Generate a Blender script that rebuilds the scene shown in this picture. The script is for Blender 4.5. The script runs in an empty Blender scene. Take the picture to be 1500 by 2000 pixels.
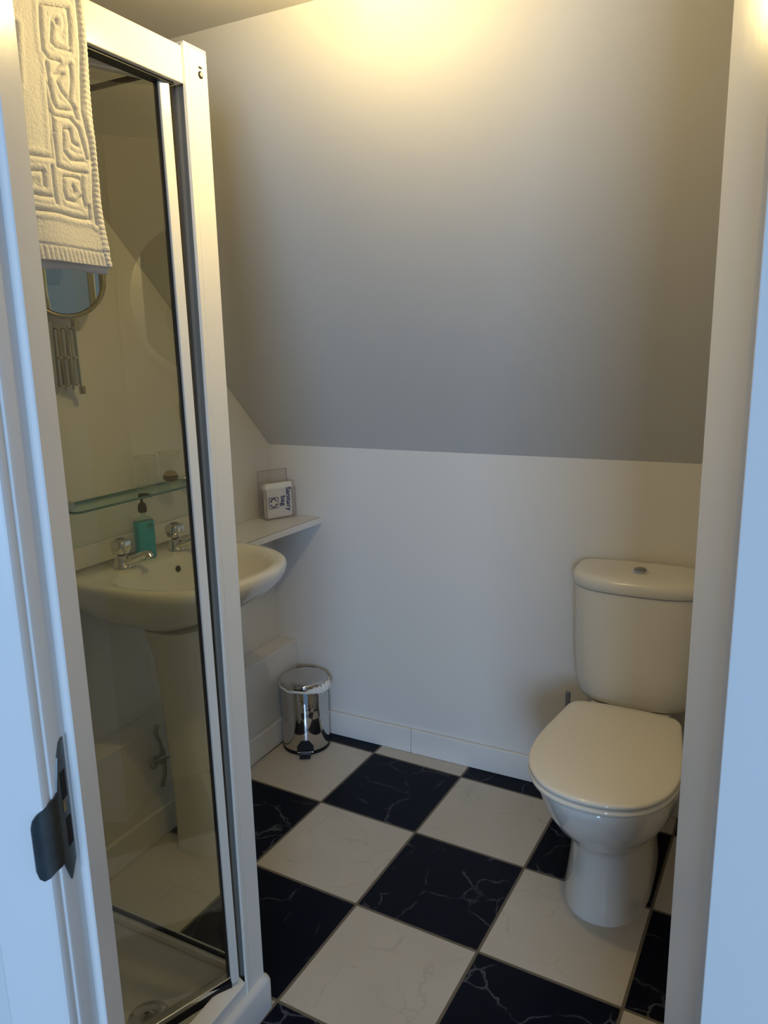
import bpy, bmesh, math, random
from mathutils import Vector, Matrix
R = random.Random(7)
PI = math.pi
SC = bpy.context.scene
COL = SC.collection

# ------------------------------------------------------------------ camera, world, lights, exposure
cd = bpy.data.cameras.new('camera'); cam = bpy.data.objects.new('camera', cd); COL.objects.link(cam)
cd.sensor_fit = 'HORIZONTAL'; cd.sensor_width = 36.0; cd.lens = 36.0 * 1476.53 / 1500.0
cd.clip_start = 0.02
RT_ = Vector((0.88947, 0.45655, -0.02015)); DN_ = Vector((0.07808, -0.19527, -0.97764)); FW_ = Vector((-0.45027, 0.86801, -0.20933))
m = Matrix.Identity(4)
for i in range(3):
    m[i][0] = RT_[i]; m[i][1] = -DN_[i]; m[i][2] = -FW_[i]
CAM = Vector((1.597, -2.1993, 1.3875))
m.translation = CAM
cam.matrix_world = m
SC.camera = cam
SC.view_settings.view_transform = 'Standard'; SC.view_settings.look = 'None'
SC.view_settings.gamma = 1.0; SC.view_settings.use_curve_mapping = False
SC.view_settings.exposure = 0.0
SC.cycles.transparent_max_bounces = 32; SC.cycles.max_bounces = 12; SC.cycles.diffuse_bounces = 6

w = bpy.data.worlds.new('world'); SC.world = w; w.use_nodes = True
bg = w.node_tree.nodes['Background']; bg.inputs[0].default_value = (0.34, 0.59, 1.0, 1); bg.inputs[1].default_value = 0.31

def area(name, loc, target, sx, sy, power, color):
    l = bpy.data.lights.new(name, 'AREA'); l.shape = 'RECTANGLE'; l.size = sx; l.size_y = sy
    l.energy = power; l.color = color
    o = bpy.data.objects.new(name, l); COL.objects.link(o); o.location = loc
    d = Vector(target) - Vector(loc)
    o.rotation_euler = d.to_track_quat('-Z', 'Y').to_euler()
    return o
# daylight from the bedroom window behind the doorway
area('window_daylight', (2.80, -5.0, 1.45), (1.0, -0.6, 0.8), 1.15, 1.2, 112, (0.43, 0.66, 1.0))
LAMP = Vector((0.97, -1.14, 1.899))
l = bpy.data.lights.new('lamp_light', 'POINT'); l.energy = 8.6; l.color = (1.0, 0.735, 0.285); l.shadow_soft_size = 0.022
lo = bpy.data.objects.new('lamp_light', l); COL.objects.link(lo); lo.location = LAMP

# ------------------------------------------------------------------ helpers
def lin(c):
    return tuple(((v / 255.0) / 12.92 if v / 255.0 <= 0.04045 else ((v / 255.0 + 0.055) / 1.055) ** 2.4) for v in c) + (1.0,)

def mat(name, col, rough=0.5, metal=0.0, spec=0.5, bump=0.0, bscale=50.0, coat=0.0, vary=0.0, vscale=4.0, trans=0.0, ior=1.45, detail=4.0):
    M = bpy.data.materials.new(name); M.use_nodes = True
    nt = M.node_tree; b = nt.nodes['Principled BSDF']
    c = lin(col) if len(col) == 3 and max(col) > 1.0 else tuple(col)[:3] + (1,)
    b.inputs['Base Color'].default_value = c
    b.inputs['Roughness'].default_value = rough; b.inputs['Metallic'].default_value = metal
    b.inputs['Specular IOR Level'].default_value = spec; b.inputs['Coat Weight'].default_value = coat
    b.inputs['Coat Roughness'].default_value = 0.05
    b.inputs['Transmission Weight'].default_value = trans; b.inputs['IOR'].default_value = ior
    tc = nt.nodes.new('ShaderNodeTexCoord')
    if vary > 0:
        n = nt.nodes.new('ShaderNodeTexNoise'); n.inputs['Scale'].default_value = vscale; n.inputs['Detail'].default_value = 4
        nt.links.new(tc.outputs['Object'], n.inputs['Vector'])
        mx = nt.nodes.new('ShaderNodeMix'); mx.data_type = 'RGBA'
        mx.inputs[6].default_value = tuple(v * (1 - vary) for v in c[:3]) + (1,); mx.inputs[7].default_value = tuple(min(1, v * (1 + vary)) for v in c[:3]) + (1,)
        nt.links.new(n.outputs['Fac'], mx.inputs[0]); nt.links.new(mx.outputs[2], b.inputs['Base Color'])
    if bump > 0:
        n = nt.nodes.new('ShaderNodeTexNoise'); n.inputs['Scale'].default_value = bscale; n.inputs['Detail'].default_value = detail
        nt.links.new(tc.outputs['Object'], n.inputs['Vector'])
        bp = nt.nodes.new('ShaderNodeBump'); bp.inputs['Strength'].default_value = bump; bp.inputs['Distance'].default_value = 0.01
        nt.links.new(n.outputs['Fac'], bp.inputs['Height']); nt.links.new(bp.outputs[0], b.inputs['Normal'])
    return M

def glassmat(name, tint, ior=1.45, rough=0.0, refl=1.0):
    """thin clear sheet: tinted straight-through light plus fresnel reflection"""
    M = bpy.data.materials.new(name); M.use_nodes = True; nt = M.node_tree
    for n in list(nt.nodes):
        if n.type != 'OUTPUT_MATERIAL': nt.nodes.remove(n)
    out = nt.nodes['Material Output']
    t = nt.nodes.new('ShaderNodeBsdfTransparent'); t.inputs[0].default_value = tuple(tint) + (1,)
    g = nt.nodes.new('ShaderNodeBsdfGlossy'); g.inputs['Roughness'].default_value = rough; g.inputs[0].default_value = (refl, refl, refl, 1)
    f = nt.nodes.new('ShaderNodeFresnel'); f.inputs[0].default_value = ior
    mx = nt.nodes.new('ShaderNodeMixShader')
    ge_ = nt.nodes.new('ShaderNodeNewGeometry'); sb_ = nt.nodes.new('ShaderNodeMath'); sb_.operation = 'SUBTRACT'; sb_.inputs[0].default_value = 1.0
    nt.links.new(ge_.outputs['Backfacing'], sb_.inputs[1])
    ml_ = nt.nodes.new('ShaderNodeMath'); ml_.operation = 'MULTIPLY'; nt.links.new(f.outputs[0], ml_.inputs[0]); nt.links.new(sb_.outputs[0], ml_.inputs[1])
    nt.links.new(ml_.outputs[0], mx.inputs[0]); nt.links.new(t.outputs[0], mx.inputs[1]); nt.links.new(g.outputs[0], mx.inputs[2])
    nt.links.new(mx.outputs[0], out.inputs[0])
    return M

def tag(o, label=None, cat=None, group=None, kind=None):
    if label: o['label'] = label
    if cat: o['category'] = cat
    if group: o['group'] = group
    if kind: o['kind'] = kind
    return o

def obj(name, bm, material, parent=None, world=False, smooth=False, bevel=0.0, seg=2, auto=None, sub=0, origin=None):
    """link bm as one object. world=True: vertices are in room coordinates and are moved into the parent's frame"""
    if parent is not None and world:
        bmesh.ops.translate(bm, verts=bm.verts, vec=-Vector(parent.get('_w', parent.location)))
    if origin is not None:
        bmesh.ops.translate(bm, verts=bm.verts, vec=-Vector(origin))
    me = bpy.data.meshes.new(name); bm.to_mesh(me); bm.free()
    o = bpy.data.objects.new(name, me); COL.objects.link(o)
    if material: me.materials.append(material)
    if origin is not None: o.location = origin
    if parent is not None: o.parent = parent
    if smooth or auto:
        for p in me.polygons: p.use_smooth = True
    if auto:
        me.set_sharp_from_angle(angle=math.radians(auto))
    if bevel > 0:
        b = o.modifiers.new('bevel', 'BEVEL'); b.width = bevel; b.segments = seg; b.limit_method = 'ANGLE'; b.angle_limit = math.radians(40)
        for p in me.polygons: p.use_smooth = True
        b.harden_normals = True
    if sub > 0:
        s = o.modifiers.new('sub', 'SUBSURF'); s.levels = sub; s.render_levels = sub
    return o

def empty(name, loc, label=None, cat=None, group=None, parent=None):
    o = bpy.data.objects.new(name, None); COL.objects.link(o); o.location = loc
    o.empty_display_size = 0.05
    if parent: o.parent = parent
    tag(o, label, cat, group)
    return o

def bx(bm, x0, x1, y0, y1, z0, z1, M=None):
    vs = [bm.verts.new((x, y, z)) for x in (x0, x1) for y in (y0, y1) for z in (z0, z1)]
    for f in ((0, 1, 3, 2), (4, 6, 7, 5), (0, 4, 5, 1), (2, 3, 7, 6), (0, 2, 6, 4), (1, 5, 7, 3)):
        bm.faces.new([vs[i] for i in f])
    if M is not None: bmesh.ops.transform(bm, matrix=M, verts=vs)
    return vs
def box(*a, M=None):
    bm = bmesh.new(); bx(bm, *a, M=M); bmesh.ops.recalc_face_normals(bm, faces=bm.faces); return bm

def loft(bm, rings, cap0=True, cap1=True, close=False):
    L = []
    for r in rings: L.append([bm.verts.new(p) for p in r])
    n = len(rings[0])
    seq = list(range(len(L) - 1))
    for i in seq:
        a, b = L[i], L[i + 1]
        for k in range(n):
            bm.faces.new((a[k], a[(k + 1) % n], b[(k + 1) % n], b[k]))
    if close:
        a, b = L[-1], L[0]
        for k in range(n): bm.faces.new((a[k], a[(k + 1) % n], b[(k + 1) % n], b[k]))
    else:
        if cap0: bm.faces.new(L[0][::-1])
        if cap1: bm.faces.new(L[-1])
    return L
def lofted(rings, **k):
    bm = bmesh.new(); loft(bm, rings, **k); bmesh.ops.recalc_face_normals(bm, faces=bm.faces); return bm

def circ(cx, cy, z, r, n=40):
    return [(cx + r * math.cos(2 * PI * k / n), cy + r * math.sin(2 * PI * k / n), z) for k in range(n)]
def lathe(bm, prof, cx=0, cy=0, n=40, M=None, cap0=True, cap1=True):
    L = loft(bm, [circ(cx, cy, z, max(r, 1e-4), n) for r, z in prof], cap0, cap1)
    vs = [v for r in L for v in r]
    if M is not None: bmesh.ops.transform(bm, matrix=M, verts=vs)
    return vs
def lathed(prof, cx=0, cy=0, n=40, M=None, **k):
    bm = bmesh.new(); lathe(bm, prof, cx, cy, n, M, **k); bmesh.ops.recalc_face_normals(bm, faces=bm.faces); return bm

def axisM(p, d):
    """matrix taking +Z to direction d, origin to p"""
    q = Vector(d).normalized().to_track_quat('Z', 'Y')
    return Matrix.Translation(Vector(p)) @ q.to_matrix().to_4x4()
def cyl(bm, p0, p1, r0, r1=None, n=20):
    p0, p1 = Vector(p0), Vector(p1); r1 = r0 if r1 is None else r1
    h = (p1 - p0).length
    return lathe(bm, [(r0, 0), (r1, h)], n=n, M=axisM(p0, p1 - p0))
def tube(bm, pts, r, n=12, closed=False):
    pts = [Vector(p) for p in pts]; rings = []
    N = len(pts); prev = None
    for i, p in enumerate(pts):
        if closed: d = pts[(i + 1) % N] - pts[i - 1]
        else: d = pts[min(i + 1, N - 1)] - pts[max(i - 1, 0)]
        d.normalize()
        if prev is None:
            a = Vector((0, 0, 1)) if abs(d.z) < 0.9 else Vector((1, 0, 0))
            u = d.cross(a).normalized()
        else:
            u = (prev - d * prev.dot(d)).normalized()
        prev = u; v = d.cross(u)
        rr = r[i] if isinstance(r, (list, tuple)) else r
        rings.append([tuple(p + (u * math.cos(2 * PI * k / n) + v * math.sin(2 * PI * k / n)) * rr) for k in range(n)])
    loft(bm, rings, close=closed)
def tubed(pts, r, n=12, closed=False):
    bm = bmesh.new(); tube(bm, pts, r, n, closed); bmesh.ops.recalc_face_normals(bm, faces=bm.faces); return bm

def catmull(P, per=6, closed=True):
    out = []; n = len(P)
    rng = range(n) if closed else range(n - 1)
    for i in rng:
        p0 = P[(i - 1) % n] if closed or i > 0 else P[i]
        p1 = P[i]; p2 = P[(i + 1) % n]
        p3 = P[(i + 2) % n] if closed or i < n - 2 else P[i + 1]
        for s in range(per):
            t = s / per
            out.append(tuple(0.5 * ((2 * b) + (-a + c) * t + (2 * a - 5 * b + 4 * c - d) * t * t + (-a + 3 * b - 3 * c + d) * t ** 3)
                             for a, b, c, d in zip(p0, p1, p2, p3)))
    if not closed: out.append(tuple(P[-1]))
    return out

def sring(cx, cy, z, ax0, ax1, b, n0=2.0, n1=2.0, N=72, ang=0.0):
    """super-ellipse ring: extent ax1 towards +x (exponent n1), ax0 towards -x (exponent n0), half width b in y"""
    out = []
    for k in range(N):
        t = 2 * PI * (k + .5) / N; c, s = math.cos(t), math.sin(t)
        n, a = (n1, ax1) if c >= 0 else (n0, ax0)
        x = a * math.copysign(abs(c) ** (2 / n), c); y = b * math.copysign(abs(s) ** (2 / n), s)
        out.append((cx + x, cy + y, z))
    return out

# ------------------------------------------------------------------ materials
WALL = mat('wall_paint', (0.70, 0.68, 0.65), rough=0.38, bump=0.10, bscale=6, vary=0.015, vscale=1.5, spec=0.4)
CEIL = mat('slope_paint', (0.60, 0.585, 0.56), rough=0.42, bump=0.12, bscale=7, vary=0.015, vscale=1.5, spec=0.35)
GLOSSW = mat('white_gloss_paint', (0.74, 0.72, 0.69), rough=0.28, bump=0.03, bscale=30, spec=0.5)
PORC = mat('porcelain', (0.76, 0.75, 0.71), rough=0.07, spec=0.6, coat=0.3, vary=0.01)
LIDM = mat('toilet_plastic', (0.80, 0.76, 0.67), rough=0.06, spec=0.55, vary=0.01)
CIST = mat('cistern_plastic', (0.72, 0.70, 0.64), rough=0.18, spec=0.5, vary=0.01)
ALU = mat('white_powder_coat', (0.74, 0.715, 0.655), rough=0.25, spec=0.5, vary=0.01)
TRAYM = mat('tray_acrylic', (0.66, 0.66, 0.65), rough=0.16, spec=0.55, vary=0.01)
RUBBER = mat('black_rubber', (0.008, 0.008, 0.009), rough=0.5, bump=0.02)
CHROME = mat('chrome', (0.78, 0.78, 0.78), rough=0.06, metal=1.0, vary=0.02)
STEEL = mat('polished_steel', (0.62, 0.60, 0.58), rough=0.045, metal=1.0, vary=0.02)
SATIN = mat('satin_steel', (0.36, 0.36, 0.36), rough=0.32, metal=1.0, vary=0.05, vscale=30)
AGED = mat('aged_plate_metal', (0.12, 0.135, 0.14), rough=0.33, metal=1.0, vary=0.35, vscale=40, bump=0.05)
BRASS = mat('gold_chrome', (0.50, 0.42, 0.24), rough=0.12, metal=1.0, vary=0.04, vscale=20)
BLACKP = mat('black_plastic', (0.008, 0.008, 0.010), rough=0.4, spec=0.25, vary=0.1)
DARK = mat('dark_hole', (0.004, 0.004, 0.004), rough=0.9, vary=0.1)
REDM = mat('red_paint_mark', (0.25, 0.02, 0.02), rough=0.6, vary=0.1)
MIRROR = mat('mirror_silver', (0.80, 0.82, 0.80), rough=0.01, metal=1.0, vary=0.001)
LINER = mat('bin_liner_plastic', (0.78, 0.78, 0.78), rough=0.35, bump=0.3, bscale=60)
BAGM = mat('paper_bag_white', (0.78, 0.77, 0.72), rough=0.55, bump=0.15, bscale=25)
INK = mat('navy_ink', (0.025, 0.028, 0.14), rough=0.5, vary=0.1)
GREYP = mat('grey_green_plastic', (0.30, 0.33, 0.28), rough=0.4, vary=0.05)
LEAF = mat('dark_green_print', (0.02, 0.10, 0.05), rough=0.4, vary=0.2)
TOWEL = mat('terry_cotton', (0.67, 0.67, 0.67), rough=0.95, bump=0.22, bscale=260, spec=0.1, detail=3)
LAMPM = mat('lamp_body', (0.8, 0.8, 0.78), rough=0.3, vary=0.02)
SHG = glassmat('shower_glass', (0.90, 0.91, 0.875), ior=1.75, refl=1.0)
SHG2 = glassmat('shower_glass_far', (0.93, 0.94, 0.91), ior=1.6)
SHELFG = glassmat('shelf_glass', (0.86, 0.95, 0.91), ior=1.5)
SHELFE = mat('shelf_glass_edge', (0.04, 0.16, 0.13), rough=0.1, spec=0.8, vary=0.1)
TUMG = glassmat('tumbler_glass', (0.975, 0.978, 0.970), ior=1.5)
ACRY = glassmat('clear_acrylic', (0.955, 0.95, 0.952), ior=1.25)
TEAL = mat('teal_soap', (0.0, 0.46, 0.66), rough=0.08, spec=0.6, vary=0.15, vscale=18, trans=0.25)
CLEARB = glassmat('clear_bottle', (0.80, 0.88, 0.86), ior=1.4)

def emis(name, col, s):
    M = bpy.data.materials.new(name); M.use_nodes = True
    b = M.node_tree.nodes['Principled BSDF']; b.inputs['Emission Color'].default_value = tuple(col) + (1,)
    b.inputs['Emission Strength'].default_value = s; b.inputs['Base Color'].default_value = (0.8, 0.8, 0.8, 1)
    return M
BULB = emis('bulb_glow', (1.0, 0.72, 0.35), 12.0)

def floor_material():
    M = bpy.data.materials.new('chequer_tiles'); M.use_nodes = True; nt = M.node_tree; N = nt.nodes; L = nt.links
    b = N['Principled BSDF']
    tc = N.new('ShaderNodeTexCoord')
    sc = N.new('ShaderNodeVectorMath'); sc.operation = 'SCALE'; sc.inputs['Scale'].default_value = 1 / 0.333
    L.new(tc.outputs['Object'], sc.inputs[0])
    fl = N.new('ShaderNodeVectorMath'); fl.operation = 'FLOOR'; L.new(sc.outputs[0], fl.inputs[0])
    fr = N.new('ShaderNodeVectorMath'); fr.operation = 'FRACTION'; L.new(sc.outputs[0], fr.inputs[0])
    def mt(op, a, b_=None, c=None):
        n = N.new('ShaderNodeMath'); n.operation = op
        for i, v in enumerate((a, b_, c)):
            if v is None: continue
            if isinstance(v, (int, float)): n.inputs[i].default_value = v
            else: L.new(v, n.inputs[i])
        return n.outputs[0]
    s1 = N.new('ShaderNodeSeparateXYZ'); L.new(fl.outputs[0], s1.inputs[0])
    s2 = N.new('ShaderNodeSeparateXYZ'); L.new(fr.outputs[0], s2.inputs[0])
    par = mt('FLOORED_MODULO', mt('ADD', s1.outputs[0], s1.outputs[1]), 2.0)
    light = mt('GREATER_THAN', par, 0.5)
    ex = mt('MINIMUM', s2.outputs[0], mt('SUBTRACT', 1.0, s2.outputs[0]))
    ey = mt('MINIMUM', s2.outputs[1], mt('SUBTRACT', 1.0, s2.outputs[1]))
    ed = mt('MINIMUM', ex, ey)
    grout = mt('LESS_THAN', ed, 0.011)
    # each tile samples its own piece of marble
    wn = N.new('ShaderNodeTexWhiteNoise'); wn.noise_dimensions = '3D'; L.new(fl.outputs[0], wn.inputs['Vector'])
    off = N.new('ShaderNodeVectorMath'); off.operation = 'SCALE'; off.inputs['Scale'].default_value = 9.0; L.new(wn.outputs['Color'], off.inputs[0])
    ad = N.new('ShaderNodeVectorMath'); ad.operation = 'ADD'; L.new(fr.outputs[0], ad.inputs[0]); L.new(off.outputs[0], ad.inputs[1])
    def noise(scale, det, src, out='Fac'):
        n = N.new('ShaderNodeTexNoise'); n.inputs['Scale'].default_value = scale; n.inputs['Detail'].default_value = det
        L.new(src, n.inputs['Vector']); return n.outputs[out]
    wob = N.new('ShaderNodeVectorMath'); wob.operation = 'SCALE'; wob.inputs['Scale'].default_value = 0.22
    L.new(noise(4.0, 4, ad.outputs[0], 'Color'), wob.inputs[0])
    ad2 = N.new('ShaderNodeVectorMath'); ad2.operation = 'ADD'; L.new(ad.outputs[0], ad2.inputs[0]); L.new(wob.outputs[0], ad2.inputs[1])
    vo = N.new('ShaderNodeTexVoronoi'); vo.feature = 'DISTANCE_TO_EDGE'; vo.inputs['Scale'].default_value = 2.6
    L.new(ad2.outputs[0], vo.inputs['Vector'])
    vein = mt('SUBTRACT', 1.0, mt('SMOOTH_MIN', mt('DIVIDE', vo.outputs['Distance'], 0.022), 1.0, 0.1))
    vein = mt('MAXIMUM', vein, 0.0)
    mask = N.new('ShaderNodeMapRange'); mask.inputs[1].default_value = 0.44; mask.inputs[2].default_value = 0.58
    L.new(noise(3.3, 2, ad.outputs[0]), mask.inputs[0])
    veinm = mt('MULTIPLY', vein, mask.outputs[0])
    def mix(f, a, c):
        n = N.new('ShaderNodeMix'); n.data_type = 'RGBA'
        if isinstance(f, (int, float)): n.inputs[0].default_value = f
        else: L.new(f, n.inputs[0])
        for i, v in ((6, a), (7, c)):
            if isinstance(v, tuple): n.inputs[i].default_value = v
            else: L.new(v, n.inputs[i])
        return n.outputs[2]
    cloud = noise(2.5, 5, ad.outputs[0])
    dark = mix(cloud, (0.0025, 0.0036, 0.0085, 1), (0.0045, 0.0068, 0.016, 1))
    dark = mix(mt('MULTIPLY', veinm, 0.75), dark, (0.11, 0.12, 0.14, 1))
    lt = mix(cloud, (0.49, 0.45, 0.39, 1), (0.60, 0.555, 0.485, 1))
    lt = mix(mt('MULTIPLY', veinm, 0.30), lt, (0.28, 0.25, 0.21, 1))
    c = mix(light, dark, lt)
    c = mix(grout, c, (0.16, 0.135, 0.105, 1))
    L.new(c, b.inputs['Base Color'])
    ro = mt('ADD', mt('MULTIPLY', grout, 0.4), 0.30); L.new(ro, b.inputs['Roughness'])
    L.new(mt('ADD', mt('MULTIPLY', light, 0.22), 0.10), b.inputs['Specular IOR Level'])
    bp = N.new('ShaderNodeBump'); bp.inputs['Strength'].default_value = 0.4; bp.inputs['Distance'].default_value = 0.002
    L.new(mt('SUBTRACT', 1.0, grout), bp.inputs['Height']); L.new(bp.outputs[0], b.inputs['Normal'])
    return M
FLOORM = floor_material()

# ------------------------------------------------------------------ room geometry
XR, ZK, ZC = 1.75, 1.068, 1.992     # right wall, knee wall height, ceiling height
YS = -(ZC - ZK)                     # slope meets the flat ceiling here
YN = -1.80                          # near wall behind the shower
U = Vector((0.8897, 0.4566, 0)); W = Vector((-0.4566, 0.8897, 0))   # doorway directions: along the wall, into the room
def dw(u, wv, z=0.0):
    p = Vector((CAM.x, CAM.y, 0)) + U * u + W * wv
    return Vector((p.x, p.y, z))
WI, WO = 0.78, 0.675                # inner and outer face of the doorway wall
UL, UR = -0.336, 0.329              # inner faces of the door stops

def prism(poly, z0, z1):
    bm = bmesh.new()
    a = [bm.verts.new((p[0], p[1], z0)) for p in poly]; b = [bm.verts.new((p[0], p[1], z1)) for p in poly]
    n = len(poly)
    bm.faces.new(a[::-1]); bm.faces.new(b)
    for k in range(n): bm.faces.new((a[k], a[(k + 1) % n], b[(k + 1) % n], b[k]))
    bmesh.ops.recalc_face_normals(bm, faces=bm.faces); return bm
def prof_x(poly, x0, x1):
    """extrude a (y,z) profile along x"""
    bm = bmesh.new()
    a = [bm.verts.new((x0, p[0], p[1])) for p in poly]; b = [bm.verts.new((x1, p[0], p[1])) for p in poly]
    n = len(poly); bm.faces.new(a[::-1]); bm.faces.new(b)
    for k in range(n): bm.faces.new((a[k], a[(k + 1) % n], b[(k + 1) % n], b[k]))
    bmesh.ops.recalc_face_normals(bm, faces=bm.faces); return bm

th = 0.036
fl = box(-0.1, 1.85, -2.1, 0.1, -0.05, 0.0)
G0 = Vector((0.4192, -0.4012, 0.0))
bmesh.ops.translate(fl, verts=fl.verts, vec=-G0)
bmesh.ops.rotate(fl, verts=fl.verts, cent=(0, 0, 0), matrix=Matrix.Rotation(th, 3, 'Z'))
o = obj('floor', fl, FLOORM); o.location = G0; o.rotation_euler = (0, 0, -th); tag(o, kind='structure')

tag(obj('wall_back', box(-0.1, XR + 0.1, 0.0, 0.1, 0.0, ZK), WALL), kind='structure')
t_ = 0.08
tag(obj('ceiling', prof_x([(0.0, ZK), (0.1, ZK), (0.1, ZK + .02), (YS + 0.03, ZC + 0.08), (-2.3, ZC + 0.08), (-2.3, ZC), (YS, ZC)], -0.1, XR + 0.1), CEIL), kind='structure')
def side_wall(x0, x1, ynear):
    return prof_x([(0.0, 0.0), (0.0, ZK), (YS, ZC), (ynear, ZC), (ynear, 0.0)], x0, x1)
tag(obj('wall_left', side_wall(-0.1, 0.0, YN - 0.1), WALL), kind='structure')
tag(obj('wall_right', side_wall(XR, XR + 0.1, -1.243), WALL), kind='structure')
pl = dw(UL - 0.035, WI); 
tag(obj('wall_near', box(0.0, 0.70, YN - 0.1, YN, 0, ZC), WALL), kind='structure')
# doorway wall: two pieces beside the lining
LW = 0.03
def wallpiece(u0, u1, z0=0.0, z1=ZC, w0=WO + 0.012, w1=WI - 0.002):
    return prism([dw(u0, w0), dw(u1, w0), dw(u1, w1), dw(u0, w1)], z0, z1)
bm = wallpiece(-0.62, UL - LW)
tag(obj('wall_front', bm, WALL), kind='structure')
bm = wallpiece(UR + LW, 0.62); tag(obj('wall_front.001', bm, WALL), kind='structure')
HZ = 1.935
bm = wallpiece(UL - LW, UR + LW, HZ + 0.03, ZC); tag(obj('wall_front.002', bm, WALL), kind='structure')

# boxed ledge along the left wall
tag(obj('trim_1', box(0.0, 0.08, -1.075, 0.0, 0.0, 0.345), WALL, bevel=0.003), kind='structure')
# baseboards
def bb(name, x0, x1, y0, y1, h=0.09):
    tag(obj(name, box(x0, x1, y0, y1, 0, h), GLOSSW, bevel=0.004), kind='structure')
bb('baseboard_back', 0.095, 0.548, -0.014, 0.0)
bb('baseboard_back.001', 0.549, XR, -0.014, 0.0)
bb('baseboard_left', 0.08, 0.094, -1.075, 0.0, 0.092)
bb('baseboard_right', XR - 0.014, XR, -1.22, -0.014)

# door frame (left jamb, right jamb, head) : one lining profile each
def lining(side):
    s = 1
    if side == 'L': us = UL; d = -1
    else: us = UR; d = 1
    # profile in (u,w): stop inner edge, stop side, stop face, rebate side, rounded nose, casing, back
    if side == 'R':
        P = [(us, WI), (us, 0.700), (us + .001, 0.696), (us + .004, 0.6905), (us + .010, 0.6885)]
        return P + [(us + .012, 0.681), (us + .0145, 0.677), (us + .019, 0.675), (us + .075, 0.675), (us + .078, 0.678), (us + .078, 0.687), (us + LW, 0.687), (us + LW, WI)]
    P = [(us, WI), (us, WI - 0.0463)]
    P += [(us + d * 0.0015, WI - 0.0475), (us + d * 0.0094, WI - 0.0475)]
    P += [(us + d * 0.0094, 0.6945), (us + d * 0.0104, 0.692), (us + d * 0.0125, 0.6905), (us + d * 0.0125, 0.681), (us + d * 0.0145, 0.677), (us + d * 0.019, 0.675)]
    P += [(us + d * 0.075, 0.675), (us + d * 0.078, 0.678), (us + d * 0.078, 0.687), (us + d * LW, 0.687), (us + d * LW, WI)]
    return P
def vertical(P, z0, z1):
    bm = prism([dw(u, w_) for u, w_ in P], z0, z1); return bm
fr = empty('door_1', dw(0, WI - 0.05)); tag(fr, kind='structure')
obj('jamb', vertical(lining('L'), 0.0, HZ), GLOSSW, fr, world=True, auto=28)
obj('jamb', vertical(lining('R'), 0.0, HZ), GLOSSW, fr, world=True, auto=28)
bm = bmesh.new()
def obox(bm, u0, u1, w0, w1, z0, z1):
    vs = bx(bm, u0, u1, w0, w1, z0, z1)
    for v in vs: v.co = dw(v.co.x, v.co.y, v.co.z)
obox(bm, UL - LW, UR + LW, 0.687, WI, HZ, HZ + 0.03); obox(bm, UL - 0.078, UR + 0.078, 0.675, 0.687, HZ, HZ + 0.06)
bmesh.ops.recalc_face_normals(bm, faces=bm.faces)
obj('head', bm, GLOSSW, fr, world=True, bevel=0.002)

# strike plate on the left rebate
u1 = UL - 0.0094
sp = empty('strike_plate', dw(u1, 0.71, 0.848), 'tarnished metal strike plate with curved lip on the left door jamb', 'strike plate')
bm = bmesh.new()
def platepts(wv, z, t): return dw(u1 + t, wv, z)
# plate with a slanted foot and head, plus a lip that curves round the jamb edge
out = [(0.7225, 1.000), (0.7225, 0.858), (0.708, 0.842), (0.6945, 0.872), (0.6945, 0.945), (0.706, 0.985), (0.714, 0.998)]
a = [bm.verts.new(platepts(w_, z, 0.0)) for w_, z in out]; b = [bm.verts.new(platepts(w_, z, 0.0018)) for w_, z in out]
bm.faces.new(a); bm.faces.new(b[::-1])
for k in range(len(out)): bm.faces.new((a[k], b[k], b[(k + 1) % len(out)], a[(k + 1) % len(out)]))
bmesh.ops.recalc_face_normals(bm, faces=bm.faces)
obj('plate', bm, AGED, sp, world=True)
bm = bmesh.new()
lip = [(0.0018, 0.697), (0.0012, 0.690), (-0.002, 0.684), (-0.006, 0.677), (-0.010, 0.6725), (-0.0135, 0.6705), (-0.0155, 0.6698), (-0.0168, 0.6693)]
rings = []
zz = [(0.952, 0.872), (0.950, 0.871), (0.947, 0.870), (0.944, 0.867), (0.941, 0.867), (0.936, 0.871), (0.928, 0.880)]
for (t, wv), (zt, zb) in zip(lip, zz):
    rings.append([tuple(dw(u1 + t + 0.0008, wv - 0.0010, zb)), tuple(dw(u1 + t + 0.0008, wv - 0.0010, zt)), tuple(dw(u1 + t - 0.0008, wv + 0.0004, zt)), tuple(dw(u1 + t - 0.0008, wv + 0.0004, zb))])
loft(bm, rings); bmesh.ops.recalc_face_normals(bm, faces=bm.faces)
obj('lip', bm, AGED, sp, world=True, auto=50)
def hole(name, w0, w1, z0, z1, m_):
    bm = bmesh.new(); vs = bx(bm, u1 + 0.0016, u1 + 0.0022, w0, w1, z0, z1)
    for v in vs: v.co = dw(v.co.x, v.co.y, v.co.z)
    bmesh.ops.recalc_face_normals(bm, faces=bm.faces); return obj(name, bm, m_, sp, world=True)
tag(hole('latch_hole', 0.707, 0.7175, 0.936, 0.966, DARK), 'dark latch opening')
tag(hole('bolt_hole', 0.7095, 0.7195, 0.880, 0.912, DARK), 'dark bolt opening')
tag(hole('latch_tongue', 0.706, 0.7125, 0.922, 0.936, BRASS), 'worn brassy tongue')
hole('paint_mark', 0.7105, 0.7145, 0.883, 0.897, REDM)

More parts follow.
